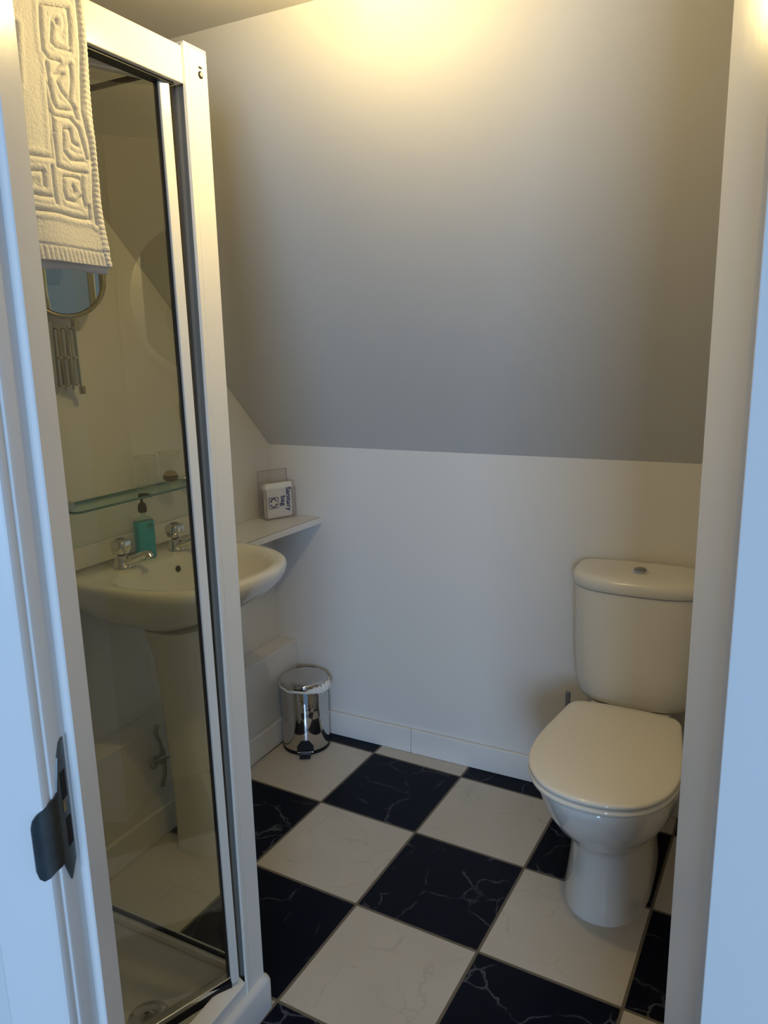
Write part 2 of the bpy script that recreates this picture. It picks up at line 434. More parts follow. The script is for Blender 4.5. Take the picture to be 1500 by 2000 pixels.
# open door leaf hinged on the right jamb
ang = math.radians(138); pin = (UR + 0.007, 0.6845)
ld = (-math.cos(ang), -math.sin(ang)); td = (-math.sin(ang), math.cos(ang))
def lf(a, t, z): return dw(pin[0] + ld[0] * a + td[0] * t, pin[1] + ld[1] * a + td[1] * t, z)
lroot = empty('bathroom_door', dw(pin[0], pin[1], 0.0), 'open white painted door leaf hinged on the right jamb of the doorway', 'door')
bm = bmesh.new(); vs = bx(bm, 0.004, 0.655, 0.002, 0.042, 0.008, 1.925)
for v in vs: v.co = lf(v.co.x, v.co.y, v.co.z)
bmesh.ops.recalc_face_normals(bm, faces=bm.faces)
obj('door_panel', bm, GLOSSW, lroot, world=True, bevel=0.002)
for z in (0.25, 1.02, 1.70):
    bm = bmesh.new(); cyl(bm, dw(pin[0] + .001, pin[1] - .003, z), dw(pin[0] + .001, pin[1] - .003, z + 0.075), 0.0045, n=14)
    bmesh.ops.recalc_face_normals(bm, faces=bm.faces)
    obj('hinge', bm, AGED, lroot, world=True, smooth=False, auto=50)

# ------------------------------------------------------------------ ceiling lamp (just above the frame)
lamp = empty('ceiling_lamp', (LAMP.x, LAMP.y, ZC), 'small round ceiling spotlight above the room', 'lamp')
obj('base', lathed([(0.045, -0.02), (0.045, -0.001)], n=32), LAMPM, lamp, bevel=0.003)
obj('bulb', lathed([(0.012, -0.068), (0.016, -0.05), (0.012, -0.021)], n=24), BULB, lamp, smooth=True)

# ------------------------------------------------------------------ window board shelf in the corner
wb = tag(obj('corner_shelf', prism([(0.001, -0.001), (0.213, -0.001), (0.190, -0.435), (0.001, -0.435)], 0.798, 0.820), GLOSSW, bevel=0.002),
    'white painted shelf board in the back left corner beside the basin', 'shelf')
bm = prism([(0.206, -0.012), (0.2075, -0.012), (0.193, -0.41), (0.1915, -0.41)], 0.8198, 0.8204)
obj('dark_scratch', bm, mat('brown_joint', (0.16, 0.08, 0.05), rough=0.8, vary=0.2), wb)
wb.children[0]['label'] = 'thin brown worn line near the front edge'

# splashback strip behind basin
tag(obj('splashback', box(0.001, 0.010, -1.075, -0.437, 0.842, 0.900), GLOSSW, bevel=0.001), 'low white splashback strip on the wall behind the basin', 'splashback')

# ------------------------------------------------------------------ basin
BY = -0.715
basin = empty('pedestal_basin', (0.17, BY, 0), 'white ceramic pedestal basin on the left wall, seen through the shower glass', 'basin')
z0 = 0.842
def br(z, xb, xf, b, n=2.6, nb=6.0, cx=0.16, N=96): return sring(cx, BY, z, cx - xb, xf - cx, b, nb, n, N=N)
def br(z, xb, xf, b, n=2.6, nb=6.0, cx=0.16, N=96): return sring(cx, BY, z, cx - xb, (xf - 0.027) - cx, b - 0.022, nb, n, N=N)
outer = [br(0.655, 0.03, 0.235, 0.075, 2.2, 3), br(0.668, 0.012, 0.27, 0.105, 2.2, 3), br(0.700, 0.006, 0.345, 0.165, 2.25, 4), br(0.735, 0.003, 0.42, 0.215, 2.4, 5), br(0.765, 0.002, 0.468, 0.245, 2.5, 6),
         br(0.795, 0.002, 0.497, 0.266, 2.6, 7), br(0.815, 0.002, 0.508, 0.274, 2.6, 8), br(0.830, 0.002, 0.510, 0.276, 2.6, 8), br(0.838, 0.002, 0.507, 0.273, 2.6, 8), br(z0, 0.003, 0.500, 0.267, 2.6, 8)]
def ir(z, x0, x1, b, n0=3.2, n1=2.3, N=96):
    cx = x0 + (x1 - x0) * 0.30
    return sring(cx, BY, z, cx - x0, x1 - cx, b, n0, n1, N=N)
inner = [ir(z0 - 0.001, 0.137, 0.456, 0.224), ir(z0 - 0.006, 0.143, 0.448, 0.215), ir(z0 - 0.020, 0.150, 0.439, 0.207), ir(z0 - 0.05, 0.160, 0.432, 0.198),
         ir(z0 - 0.085, 0.176, 0.42, 0.178), ir(z0 - 0.112, 0.200, 0.385, 0.13, 2.4, 2.2), ir(z0 - 0.124, 0.225, 0.345, 0.08, 2.2, 2.2), ir(z0 - 0.128, 0.260, 0.305, 0.024, 2, 2)]
bwl = obj('bowl', lofted(outer + inner), PORC, basin, world=True, smooth=True)
# overflow holes, waste
def ovh(y, x, z, r, name, m_):
    bm = lathed([(r, 0), (r, 0.002)], n=24, M=axisM((x, y, z), (0.97, 0, 0.26)))
    return obj(name, bm, m_, basin, world=True)
tag(ovh(-0.652 - 0.02, 0.1585, z0 - 0.035, 0.0085, 'overflow_hole', DARK), 'dark overflow opening')
tag(ovh(-0.585, 0.1585, z0 - 0.037, 0.007, 'chain_hole', DARK), 'dark chain opening')
obj('waste', lathed([(0.02, 0), (0.02, 0.003), (0.012, 0.0035)], n=28, M=Matrix.Translation((0.282, BY, z0 - 0.1275))), CHROME, basin, world=True, auto=40)
# pedestal
def pr(z, x0, x1, b, n=3.0): 
    cx = (x0 + x1) / 2; return sring(cx, BY + 0.004, z, cx - x0, x1 - cx, b, 3.2, n, N=64)
ped = [pr(z, a, b_, h, 2.4) for z, a, b_, h in ((0.0, .150, .300, .070), (0.02, .150, .300, .070), (0.06, .150, .293, .067), (0.15, .148, .280, .064), (0.30, .142, .268, .066), (0.45, .136, .265, .070), (0.58, .130, .272, .080), (0.64, .120, .285, .092), (0.672, .11, .29, .102))]
obj('pedestal', lofted(ped), PORC, basin, world=True, smooth=False, auto=50)

# taps
def make_tap(label, ang):
    t = empty('basin_tap', (0, 0, 0), label, 'tap', 'chrome taps on the basin')
    obj('body', lathed([(0.0265, 0), (0.0265, 0.005), (0.0235, 0.009), (0.0205, 0.018), (0.019, 0.030), (0.015, 0.033), (0.011, 0.036)], n=32), CHROME, t, auto=40)
    bm = tubed(catmull([(0.0, 0, 0.014), (0.02, 0, 0.018), (0.05, 0, 0.030), (0.078, 0, 0.042), (0.090, 0, 0.044), (0.097, 0, 0.036)], 5, False), [0.0145 - 0.0035 * min(1, i / 15) + 0.0015 * max(0, (i - 17) / 8) for i in range(26)], 16)
    obj('spout', bm, CHROME, t, auto=60)
    obj('collar', lathed([(0.011, 0.034), (0.011, 0.041)], n=20), BLACKP, t, auto=50)
    # faceted handle with four lobes
    rings = []
    for z, r in ((0.038, 0.015), (0.043, 0.024), (0.056, 0.0295), (0.072, 0.0290), (0.079, 0.0255), (0.082, 0.019)):
        ring = []
        for k in range(48):
            a_ = 2 * PI * k / 48
            q = 1.0 - 0.16 * (0.5 + 0.5 * math.cos(4 * a_)) ** 1.2
            ring.append((r * q * math.cos(a_), r * q * math.sin(a_), z))
        rings.append(ring)
    h = obj('handle', lofted(rings), CHROME, t, auto=35)
    obj('cap', lathed([(0.0125, 0.082), (0.0125, 0.084), (0.009, 0.0855)], n=24), SATIN, h, auto=40)
    t.rotation_euler = (0, 0, ang)
    return t
def dup(root, loc, rotz, label=None):
    r = root.copy(); COL.objects.link(r); r.location = loc; r.rotation_euler = (0, 0, rotz)
    if label: r['label'] = label
    for ch in list(root.children):
        c = ch.copy(); COL.objects.link(c); c.parent = r
        for g in ch.children:
            d = g.copy(); COL.objects.link(d); d.parent = c
    return r
tap = make_tap('chrome basin tap left of the teal soap bottle', math.radians(8)); tap.location = (0.098, -0.812, z0 + 0.0005); tap.scale = (0.92, 0.92, 0.92)
dup(tap, (0.103, -0.614, z0 + 0.0005), math.radians(-4), 'chrome basin tap right of the teal soap bottle, beside the plug chain')

# plug chain
pts = catmull([(0.135, -0.588, z0 + 0.04), (0.142, -0.592, z0 + 0.012), (0.150, -0.598, z0 + 0.004), (0.160, -0.603, z0 - 0.02), (0.165, -0.606, z0 - 0.036)], 7, False)
pc = empty('plug_chain', (0.165, -0.606, z0 - 0.045), 'short ball chain with a plug hanging over the basin back edge', 'chain')
bm = bmesh.new()
for p in pts[::2]:
    bmesh.ops.create_icosphere(bm, subdivisions=2, radius=0.0026, matrix=Matrix.Translation(p))
obj('ball_chain', bm, CHROME, pc, world=True, smooth=True)
obj('plug', lathed([(0.004, 0.007), (0.0085, 0.004), (0.0095, -0.003), (0.006, -0.006)], n=20, M=Matrix.Translation((0.168, -0.608, z0 - 0.043))), mat('brown_plug', (0.16, 0.12, 0.07), rough=0.4, vary=0.1), pc, world=True, smooth=True)

# soap bottle
SB = Vector((0.090, -0.717, z0 + 0.0005))
sb = empty('soap_dispenser', SB, 'teal liquid soap pump bottle with a black pump on the basin deck', 'soap bottle')
def rr(z, a, b, n=4.5, N=48): return sring(0, 0, z, a, a, b, n, n, N=N)
ROT = Matrix.Rotation(math.radians(-18), 4, 'Z')
def rot(bm, M=ROT): bmesh.ops.transform(bm, matrix=M, verts=bm.verts); return bm
obj('bottle', rot(lofted([rr(0, .017, .028), rr(.004, .0195, .0315), rr(.06, .0195, .0315), rr(.101, .0195, .0315), rr(.104, .0185, .0305)])), TEAL, sb, smooth=False, auto=50)
obj('shoulder', rot(lofted([rr(.1045, .0185, .0305), rr(.110, .0165, .0275), rr(.115, .012, .018, 3), rr(.118, .009, .010, 2), rr(.128, .0085, .0085, 2)])), CLEARB, sb, smooth=True)
obj('collar', lathed([(0.0125, 0.1285), (0.0138, 0.1295), (0.0138, 0.144), (0.0105, 0.152), (0.006, 0.155)], n=28), BLACKP, sb, auto=50)
bm = bmesh.new(); lathe(bm, [(0.0045, 0.154), (0.0045, 0.168), (0.009, 0.171), (0.010, 0.174), (0.0085, 0.179), (0.004, 0.1805)], n=24)
tube(bm, [(0, 0, 0.176), (0.010, 0.010, 0.1765), (0.018, 0.018, 0.174), (0.022, 0.022, 0.168)], [0.0045, 0.0042, 0.0036, 0.003], 12)
bmesh.ops.recalc_face_normals(bm, faces=bm.faces)
obj('pump_head', bm, BLACKP, sb, auto=50)
bm = bmesh.new()   # palm print
def blade(p0, p1, p2, wd):
    P = catmull([p0, p1, p2], 6, False); n = len(P); a, b = [], []
    for i, (y, z) in enumerate(P):
        t = wd * math.sin(PI * min(0.98, (i + .3) / n)); 
        a.append((y, z + t)); b.append((y, z - t))
    for x in (0.0197, 0.0202):
        pass
    A = [bm.verts.new((0.0203, y, z)) for y, z in a]; B_ = [bm.verts.new((0.0203, y, z)) for y, z in b]
    for i in range(n - 1): bm.faces.new((A[i], A[i + 1], B_[i + 1], B_[i]))
cx_, cz_ = 0.012, 0.089
sb.scale = (0.84, 0.84, 1.0)
for q1, q2 in (((-.006, .004), (-.014, -.002)), ((-.006, -.004), (-.009, -.016)), ((.004, .005), (.013, .0)), ((.003, .006), (.008, .010)), ((.003, -.004), (.010, -.018)), ((-.003, .006), (-.007, .009))):
    blade((cx_, cz_), (cx_ + q1[0], cz_ + q1[1]), (cx_ + q2[0], cz_ + q2[1]), 0.0018)
bmesh.ops.recalc_face_normals(bm, faces=bm.faces)
lf_ = obj('palm_print', rot(bm), LEAF, sb); lf_['label'] = 'dark green palm leaf print'

# ------------------------------------------------------------------ pedestal plumbing
vp = empty('supply_valve', (0.095, -0.79, 0.0), 'chrome isolating valve and pipe behind the basin pedestal', 'pipe valve')
bm = tubed(catmull([(0.098, -0.775, 0.345), (0.099, -0.785, 0.32), (0.103, -0.775, 0.29), (0.105, -0.772, 0.25), (0.104, -0.768, 0.20), (0.102, -0.776, 0.17), (0.098, -0.778, 0.155)], 5, False), 0.006, 12)
obj('pipe', bm, SATIN, vp, world=True, smooth=True)
bm = bmesh.new(); cyl(bm, (0.105, -0.758, 0.242), (0.113, -0.815, 0.252), 0.0095, n=18); cyl(bm, (0.104, -0.771, 0.225), (0.104, -0.771, 0.262), 0.011, n=6)
bmesh.ops.recalc_face_normals(bm, faces=bm.faces)
obj('valve_body', bm, SATIN, vp, world=True, auto=40)
ringp = [(0.114 + 0.0, -0.815 + 0.016 * math.cos(a), 0.252 + 0.016 * math.sin(a)) for a in [2 * PI * k / 28 for k in range(28)]]
obj('valve_ring', tubed(ringp, 0.0035, 10, True), SATIN, vp, world=True, smooth=True)

vp.location = (0.098, -0.758, 0.012)

# ------------------------------------------------------------------ glass shelf over basin with tumblers
SH = 1.020
gs = empty('glass_shelf', (0.0, -0.69, SH), 'narrow clear glass shelf on the left wall above the basin taps', 'shelf')
bm = bmesh.new()
sh = [(0.006, -0.955), (0.006, -0.415), (0.108, -0.415), (0.118, -0.425), (0.118, -0.945), (0.108, -0.955)]
A = [bm.verts.new((x, y, SH)) for x, y in sh]; B2 = [bm.verts.new((x, y, SH - 0.006)) for x, y in sh]
bm.faces.new(A); bm.faces.new(B2[::-1]); bmesh.ops.recalc_face_normals(bm, faces=bm.faces)
obj('glass_plate', bm, SHELFG, gs, world=True)
bm = bmesh.new()
A = [bm.verts.new((x, y, SH + 0.0002)) for x, y in sh]; B2 = [bm.verts.new((x, y, SH - 0.0062)) for x, y in sh]
for k in range(len(sh)): bm.faces.new((A[k], A[(k + 1) % 6], B2[(k + 1) % 6], B2[k]))
bmesh.ops.recalc_face_normals(bm, faces=bm.faces)
ge = obj('polished_edge', bm, SHELFE, gs, world=True); ge['label'] = 'dark green glass edge'
for y in (-0.905, -0.470):
    bm = bmesh.new(); lathe(bm, [(0.012, 0), (0.012, 0.022), (0.0145, 0.024), (0.0145, 0.036), (0.011, 0.040)], n=28, M=axisM((0.0005, y, SH - 0.003), (1, 0, 0)))
    bmesh.ops.recalc_face_normals(bm, faces=bm.faces)
    obj('bracket', bm, CHROME, gs, world=True, auto=40)

def make_tumbler(label):
    t = empty('tumbler', (0, 0, 0), label, 'drinking glass', 'glasses on the glass shelf')
    bm = lathed([(0.006, 0.0), (0.025, 0.0), (0.0275, 0.003), (0.0285, 0.04), (0.030, 0.094), (0.0295, 0.0955), (0.0285, 0.094), (0.027, 0.04), (0.0255, 0.012), (0.006, 0.010)], n=36, cap0=True, cap1=True)
    obj('glass_wall', bm, TUMG, t, smooth=True)
    rp = [(0.0294 * math.cos(2 * PI * k / 36), 0.0294 * math.sin(2 * PI * k / 36), 0.095) for k in range(36)]
    obj('rim', tubed(rp, 0.0011, 6, True), mat('rim_glint', (0.62, 0.60, 0.52), rough=0.15, spec=0.8, vary=0.05), t, smooth=True)
    return t
t1 = make_tumbler('clear tumbler on the glass shelf, directly above the soap pump'); t1.location = (0.066, -0.668, SH + 0.0003)
dup(t1, (0.068, -0.576, SH + 0.0003), 0.3, 'clear tumbler at the right of the two on the glass shelf')
sd = empty('knob_reflection', (0.068, -0.576, SH + 0.0125), 'small dark-banded round shape added in the right tumbler for a knob reflection', 'reflection shape')  # added shape standing in for the shelf knob's reflection through the glass
obj('band', lathed([(0.014, 0), (0.020, 0.005), (0.022, 0.012), (0.020, 0.018)], n=28, cap0=True, cap1=False), mat('bronze_band', (0.13, 0.09, 0.05), rough=0.25, metal=0.6, vary=0.2), sd, auto=50)
obj('top', lathed([(0.020, 0.018), (0.016, 0.025), (0.008, 0.030), (0.002, 0.031)], n=28, cap0=False), mat('amber_top', (0.34, 0.27, 0.17), rough=0.12, spec=0.7, vary=0.2), sd, smooth=True)

# shaver fitting on the wall, right of shelf
sk = empty('shaver_socket', (0.0, -0.405, 1.217), 'small grey rounded wall fitting above the right end of the glass shelf', 'wall fitting')
bm = lofted([[(x, y, z) for (y, z) in [( -0.405 + a * s, 1.217 + b * s) for a, b in [(math.copysign(abs(math.cos(t)) ** 0.45, math.cos(t)) * 0.042, math.copysign(abs(math.sin(t)) ** 0.45, math.sin(t)) * 0.045) for t in [2 * PI * k / 40 for k in range(40)]]]] for x, s in ((0.001, 1.0), (0.012, 1.0), (0.016, 0.93))])
obj('casing', bm, GREYP, sk, world=True, auto=40)
for dy in (-0.022, -0.009): obj('socket_slot', box(0.0165, 0.0172, -0.405 + dy - 0.004, -0.405 + dy + 0.003, 1.185, 1.191), BLACKP, sk, world=True)

# ------------------------------------------------------------------ extending magnifying mirror on left wall
mm = empty('shaving_mirror', (0.0, -0.80, 1.38), 'round gold rimmed shaving mirror on a folded scissor arm on the left wall', 'mirror')
mc = Vector((0.060, -0.872, 1.570)); nrm = Vector((0.80, -0.60, 0.0)).normalized()
Mx = axisM(mc, nrm)
mr_ = 0.088
obj('mirror_glass', lathed([(mr_ - 0.006, 0.0095), (mr_ - 0.006, 0.0115)], n=64, M=Mx), MIRROR, mm, world=True)
rim = [tuple(Mx @ Vector(((mr_) * math.cos(a), (mr_) * math.sin(a), 0.006))) for a in [2 * PI * k / 64 for k in range(64)]]
obj('front_rim', tubed(rim, 0.0065, 12, True), BRASS, mm, world=True, smooth=True)
rim2 = [tuple(Mx @ Vector(((mr_ + .001) * math.cos(a), (mr_ + .001) * math.sin(a), -0.014))) for a in [2 * PI * k / 64 for k in range(64)]]
obj('rear_rim', tubed(rim2, 0.004, 10, True), BRASS, mm, world=True, smooth=True)
obj('mirror_back', lathed([(mr_ - 0.002, -0.012), (mr_ - 0.002, 0.006)], n=64, M=Mx), BRASS, mm, world=True)
# stem and scissor arm: slats leaning, folded close to the wall
bm = bmesh.new(); cyl(bm, (0.052, -0.852, 1.486), (0.050, -0.846, 1.463), 0.006, n=14); cyl(bm, (0.050, -0.845, 1.478), (0.050, -0.845, 1.452), 0.0095, n=16)
bmesh.ops.recalc_face_normals(bm, faces=bm.faces); obj('stem', bm, BRASS, mm, world=True, auto=50)
for i in range(5):
    y0 = -0.846 - i * 0.0150; x0 = 0.048 - i * 0.0095
    bm = bmesh.new()
    cyl(bm, (x0, y0, 1.462), (x0 - 0.002, y0 - 0.006 + 0.010, 1.308), 0.0032, n=8)
    bx(bm, x0 - 0.004, x0 - 0.001, y0 - 0.013, y0 - 0.0005, 1.316, 1.456)
    bmesh.ops.recalc_face_normals(bm, faces=bm.faces)
    sl = obj('arm_slat', bm, BRASS, mm, world=True)
    for z in (1.456, 1.385, 1.316):
        b_ = bmesh.new(); bmesh.ops.create_icosphere(b_, subdivisions=2, radius=0.0034, matrix=Matrix.Translation(Vector((x0 + 0.003, y0 - 0.007, z)) - mm.location)); obj('rivet', b_, CHROME, sl, smooth=True)
bm = bmesh.new(); cyl(bm, (0.048, -0.840, 1.315), (0.046, -0.838, 1.296), 0.008, n=14); bx(bm, 0.001, 0.046, -0.925, -0.909, 1.300, 1.470)
bmesh.ops.recalc_face_normals(bm, faces=bm.faces); obj('wall_bracket', bm, BRASS, mm, world=True, bevel=0.001)

# round mirror on the right wall (only seen reflected in the shower glass)
rm = empty('round_mirror', (XR, -0.985, 1.55), 'large round wall mirror with a frosted rim, faintly reflected in the shower glass', 'mirror')
Mx = axisM((XR - 0.001, -0.985, 1.55), (-1, 0, 0))
obj('mirror_glass', lathed([(0.222, 0.0), (0.222, 0.005)], n=80, M=Mx), MIRROR, rm, world=True)
bm = bmesh.new()
def ann(r0, r1, z0_, z1_):
    loft(bm, [circ(0, 0, z0_, r0, 80), circ(0, 0, z0_, r1, 80), circ(0, 0, z1_, r1, 80), circ(0, 0, z1_, r0, 80)], close=True)
ann(0.2225, 0.244, 0.0, 0.007); bmesh.ops.transform(bm, matrix=Mx, verts=bm.verts); bmesh.ops.recalc_face_normals(bm, faces=bm.faces)
obj('frosted_rim', bm, mat('frosted_rim', (0.85, 0.85, 0.82), rough=0.5, vary=0.02), rm, world=True)

# ------------------------------------------------------------------ sanitary bag holder on the corner shelf
HO = Vector((0.071, -0.131, 0.8203))
hz = math.atan2(0.109, 0.050)           # direction of the front face
hold = empty('bag_holder', HO, 'clear acrylic dispenser box standing on the corner shelf', 'holder'); 
HM = Matrix.Rotation(hz, 4, 'Z')        # local x runs along the front face, local y into the box
HW, HD = 0.118, 0.055
bm = bmesh.new(); t_ = 0.003
sides = [(0, HW, HD - t_, HD, 0, 0.165), (0, HW, 0, t_, 0, 0.108), (0, t_, t_, HD - t_, 0, 0.13), (HW - t_, HW, t_, HD - t_, 0, 0.13), (t_, HW - t_, t_, HD - t_, 0, t_)]
nm = ['back_panel', 'front_panel', 'side_panel', 'side_panel', 'base_panel']
for s_, n_ in zip(sides, nm):
    b_ = box(*s_); bmesh.ops.transform(b_, matrix=HM, verts=b_.verts); obj(n_, b_, ACRY, hold)
for x in (t_ * .5, HW - t_ * .5):
    b_ = bmesh.new(); cyl(b_, (x, HD, 0.0), (x, HD, 0.165), 0.0009, n=6); cyl(b_, (x, 0, 0.0), (x, 0, 0.108), 0.0009, n=6); cyl(b_, (x, HD, 0.165), (x, HD - .001, 0.164), .0009, n=6)
    if x < 0.05: cyl(b_, (x, HD, 0.165), (HW - x, HD, 0.165), 0.0009, n=6); cyl(b_, (x, 0, 0.003), (HW, 0, 0.003), 0.0012, n=6)
    bmesh.ops.transform(b_, matrix=HM, verts=b_.verts); obj('edge', b_, mat('acrylic_edge', (0.30, 0.25, 0.24), rough=0.3, vary=0.05), hold)
# the stack of bags inside
bag = empty('sanitary_bags', HO + Vector(HM @ Vector((0.058, 0.02, 0.004))), 'folded white paper bags with navy printing inside the clear holder', 'bags')
bm = bmesh.new(); rings = []
for z, dx, d in ((0.0, 0.0, 0.010), (0.03, 0.0, 0.013), (0.075, 0.0, 0.012), (0.092, 0.0, 0.011), (0.1035, 0.006, 0.012), (0.107, 0.007, 0.012), (0.118, 0.005, 0.010), (0.1205, 0.004, 0.008)):
    x0, x1 = -0.050 - dx, 0.048 + dx * .4; zz_ = lambda q: z + 0.002 * math.sin(q * 60)
    rings.append([(x0, -d, zz_(x0)), (x0 * .3, -d - .0015, zz_(0)), (x1, -d, zz_(x1)), (x1, d, zz_(x1)), (x0 * .3, d + .001, zz_(0)), (x0, d, zz_(x0))])
loft(bm, rings); bmesh.ops.transform(bm, matrix=HM, verts=bm.verts); bmesh.ops.recalc_face_normals(bm, faces=bm.faces)
obj('paper_bag', bm, BAGM, bag, auto=40)
def text_mesh(txt, size, M4, name, parent, material, ext=0.0002):
    cu = bpy.data.curves.new(name, 'FONT'); cu.body = txt; cu.size = size; cu.extrude = ext; cu.offset = size * 0.012; cu.align_x = 'CENTER'
    to = bpy.data.objects.new(name + '_tmp', cu); COL.objects.link(to)
    dg = bpy.context.evaluated_depsgraph_get(); dg.update()
    me = bpy.data.meshes.new_from_object(to.evaluated_get(dg)); me.name = name
    bpy.data.objects.remove(to); me.transform(M4)
    if not me.materials: me.materials.append(material)
    else: me.materials[0] = material
    o_ = bpy.data.objects.new(name, me); COL.objects.link(o_); o_.parent = parent; return o_
# on the bag's front: local plane y = -0.0148, text reads downwards
def bagplane(x, z): return HM @ Matrix.Translation((x, -0.0150, z)) @ Matrix.Rotation(PI / 2, 4, 'X') @ Matrix.Rotation(-PI / 2, 4, 'Z')
text_mesh('Sanitary', 0.0265, bagplane(0.026, 0.062), 'printed_word', bag, INK)
text_mesh('bag', 0.0265, bagplane(0.004, 0.058), 'printed_word', bag, INK)
bm = bmesh.new()
cxl, czl, hs = -0.026, 0.054, 0.0185
def bar(x0, x1, z0_, z1_): bx(bm, x0, x1, -0.0153, -0.0149, z0_, z1_)
bar(cxl - hs, cxl + hs, czl + hs - .0012, czl + hs + .0006); bar(cxl - hs, cxl + hs, czl - hs - .0006, czl - hs + .0012)
bar(cxl - hs, cxl - hs + .0016, czl - hs, czl + hs); bar(cxl + hs - .0016, cxl + hs, czl - hs, czl + hs)
for a0 in (0.35, 0.35 + PI):
    P = []
    for k in range(13):
        a_ = a0 + 2.2 * k / 12; P.append((cxl + .0115 * math.cos(a_), -0.0151, czl + .0145 * math.sin(a_)))
    for p, q in zip(P[:-1], P[1:]): cyl(bm, p, q, 0.0014, n=6)
    e = Vector(P[-1]); d_ = (Vector(P[-1]) - Vector(P[-2])).normalized()
    cyl(bm, e, e + d_ * 0.006, 0.0036, 0.0003, n=6)
bmesh.ops.transform(bm, matrix=HM, verts=bm.verts); bmesh.ops.recalc_face_normals(bm, faces=bm.faces)
obj('printed_logo', bm, INK, bag)

# ------------------------------------------------------------------ pedal bin
BC = Vector((0.180, -0.112, 0.0)); bd = Vector((0.50, -0.866, 0))
bin_ = empty('pedal_bin', BC, 'small polished steel pedal bin with white liner in the back left corner', 'bin')
r = 0.0835
obj('base_ring', lathed([(r - .004, 0.0), (r + .001, 0.002), (r + .001, 0.012), (r - .002, 0.014)], n=64), BLACKP, bin_, auto=50)
obj('body', lathed([(r - .002, 0.012), (r, 0.014), (r, 0.236), (r - .001, 0.238)], n=96, cap0=True, cap1=True), STEEL, bin_, auto=40)
obj('lid', lathed([(r + .0005, 0.241), (r + .0015, 0.243), (r + .0015, 0.256), (r - .001, 0.260), (r - .006, 0.2625), (r - .03, 0.2645), (r - .06, 0.2655), (0.002, 0.266)], n=96), SATIN if False else STEEL, bin_, auto=45)
# liner: crumpled ring under the lid
bm = bmesh.new(); n = 120; rings = []
for j, (dr, z) in enumerate(((0.0012, 0.2415), (0.0035, 0.2400), (0.004, 0.2370), (0.002, 0.2335))):
    ring = []
    for k in range(n):
        a = 2 * PI * k / n; fr_ = 0.5 + 0.5 * math.cos(a - math.radians(0))
        big = max(0, fr_ - 0.80) / 0.20
        wv = math.sin(a * 17 + j) * 0.0010 + math.sin(a * 7.3 + 2 * j) * 0.0013
        rr_ = r + dr + (abs(wv) + big * 0.009 * (j > 0) * (1 + .3 * math.sin(a * 40))) * (0.3 + 0.3 * j)
        zz2 = z + math.sin(a * 9 + 1) * 0.0015 + (big * (0.013 if j < 2 else -0.006) * (1 + 0.4 * math.sin(a * 31 + j)))
        ring.append((rr_ * math.cos(a), rr_ * math.sin(a), zz2))
    rings.append(ring)
loft(bm, rings, False, False)
ln = obj('liner', bm, LINER, bin_, smooth=True)
ln.modifiers.new('solid', 'SOLIDIFY').thickness = 0.0006
pm_ = bmesh.new()   # pedal pointing at the doorway
nrm2 = Vector((-bd.y, bd.x, 0))
def P3(a, b, z): return Vector((bd.x * a + nrm2.x * b, bd.y * a + nrm2.y * b, z))
bm = bmesh.new()
vs = bx(bm, r + 0.001, r + 0.032, -0.019, 0.019, 0.004, 0.013)
for v in vs: v.co = P3(v.co.x, v.co.y, v.co.z)
bmesh.ops.recalc_face_normals(bm, faces=bm.faces); obj('pedal', bm, BLACKP, bin_, bevel=0.002)
bm = bmesh.new()
A_ = [P3(r + .0018, -0.013, .056), P3(r + .0018, 0.013, .056), P3(r + .0018, 0.029, .034), P3(r + .005, 0.029, .018), P3(r + .005, -0.029, .018), P3(r + .0018, -0.029, .034)]
B_ = [p + Vector((-bd.x * .006, -bd.y * .006, 0)) for p in A_]
a = [bm.verts.new(p) for p in A_]; b = [bm.verts.new(p) for p in B_]; bm.faces.new(a); bm.faces.new(b[::-1])
for k in range(6): bm.faces.new((a[k], b[k], b[(k + 1) % 6], a[(k + 1) % 6]))
bmesh.ops.recalc_face_normals(bm, faces=bm.faces); obj('pedal_slot', bm, BLACKP, bin_, bevel=0.002)
bm = bmesh.new()
vs = bx(bm, r + 0.001, r + 0.0075, -0.028, 0.028, 0.0130, 0.0175)
for v in vs: v.co = P3(v.co.x, v.co.y, v.co.z)
bmesh.ops.recalc_face_normals(bm, faces=bm.faces); obj('pedal_trim', bm, CHROME, bin_, bevel=0.001)
bm = bmesh.new(); 
pts = [(( r + .0015) * math.cos(a), (r + .0015) * math.sin(a), 0.2575) for a in [math.radians(95 + 6 * k) for k in range(9)]]
tube(bm, pts, 0.004, 8); bmesh.ops.recalc_face_normals(bm, faces=bm.faces); obj('hinge', bm, BLACKP, bin_, smooth=True)

# ------------------------------------------------------------------ toilet
TX, TY = 1.300, -0.500
toi = empty('toilet', (TX, -0.36, 0), 'white close-coupled toilet with closed lid against the back wall', 'toilet')
HALF = [(0.0, -.216), (.058, -.208), (.110, -.180), (.148, -.130), (.168, -.068), (.173, .0), (.167, .075), (.157, .145), (.150, .195), (.143, .232), (.122, .256), (.06, .266), (0.0, .267)]
def outline(s=1.0, sy=None, dy=0.0):
    sy = s if sy is None else sy
    P = [(x, y) for x, y in HALF] + [(-x, y) for x, y in HALF[-2:0:-1]]
    P = catmull(P, 4)
    return [(TX + x * s, TY + dy + y * sy) for x, y in P]
def at(pl_, z): return [(x, y, z) for x, y in pl_]
def inset(pl_, d):
    n = len(pl_); out = []
    for k in range(n):
        a, b = pl_[k - 1], pl_[(k + 1) % n]; tx, ty = b[0] - a[0], b[1] - a[1]; L_ = math.hypot(tx, ty) or 1
        out.append((pl_[k][0] - ty / L_ * d, pl_[k][1] + tx / L_ * d))
    return out
O = outline()
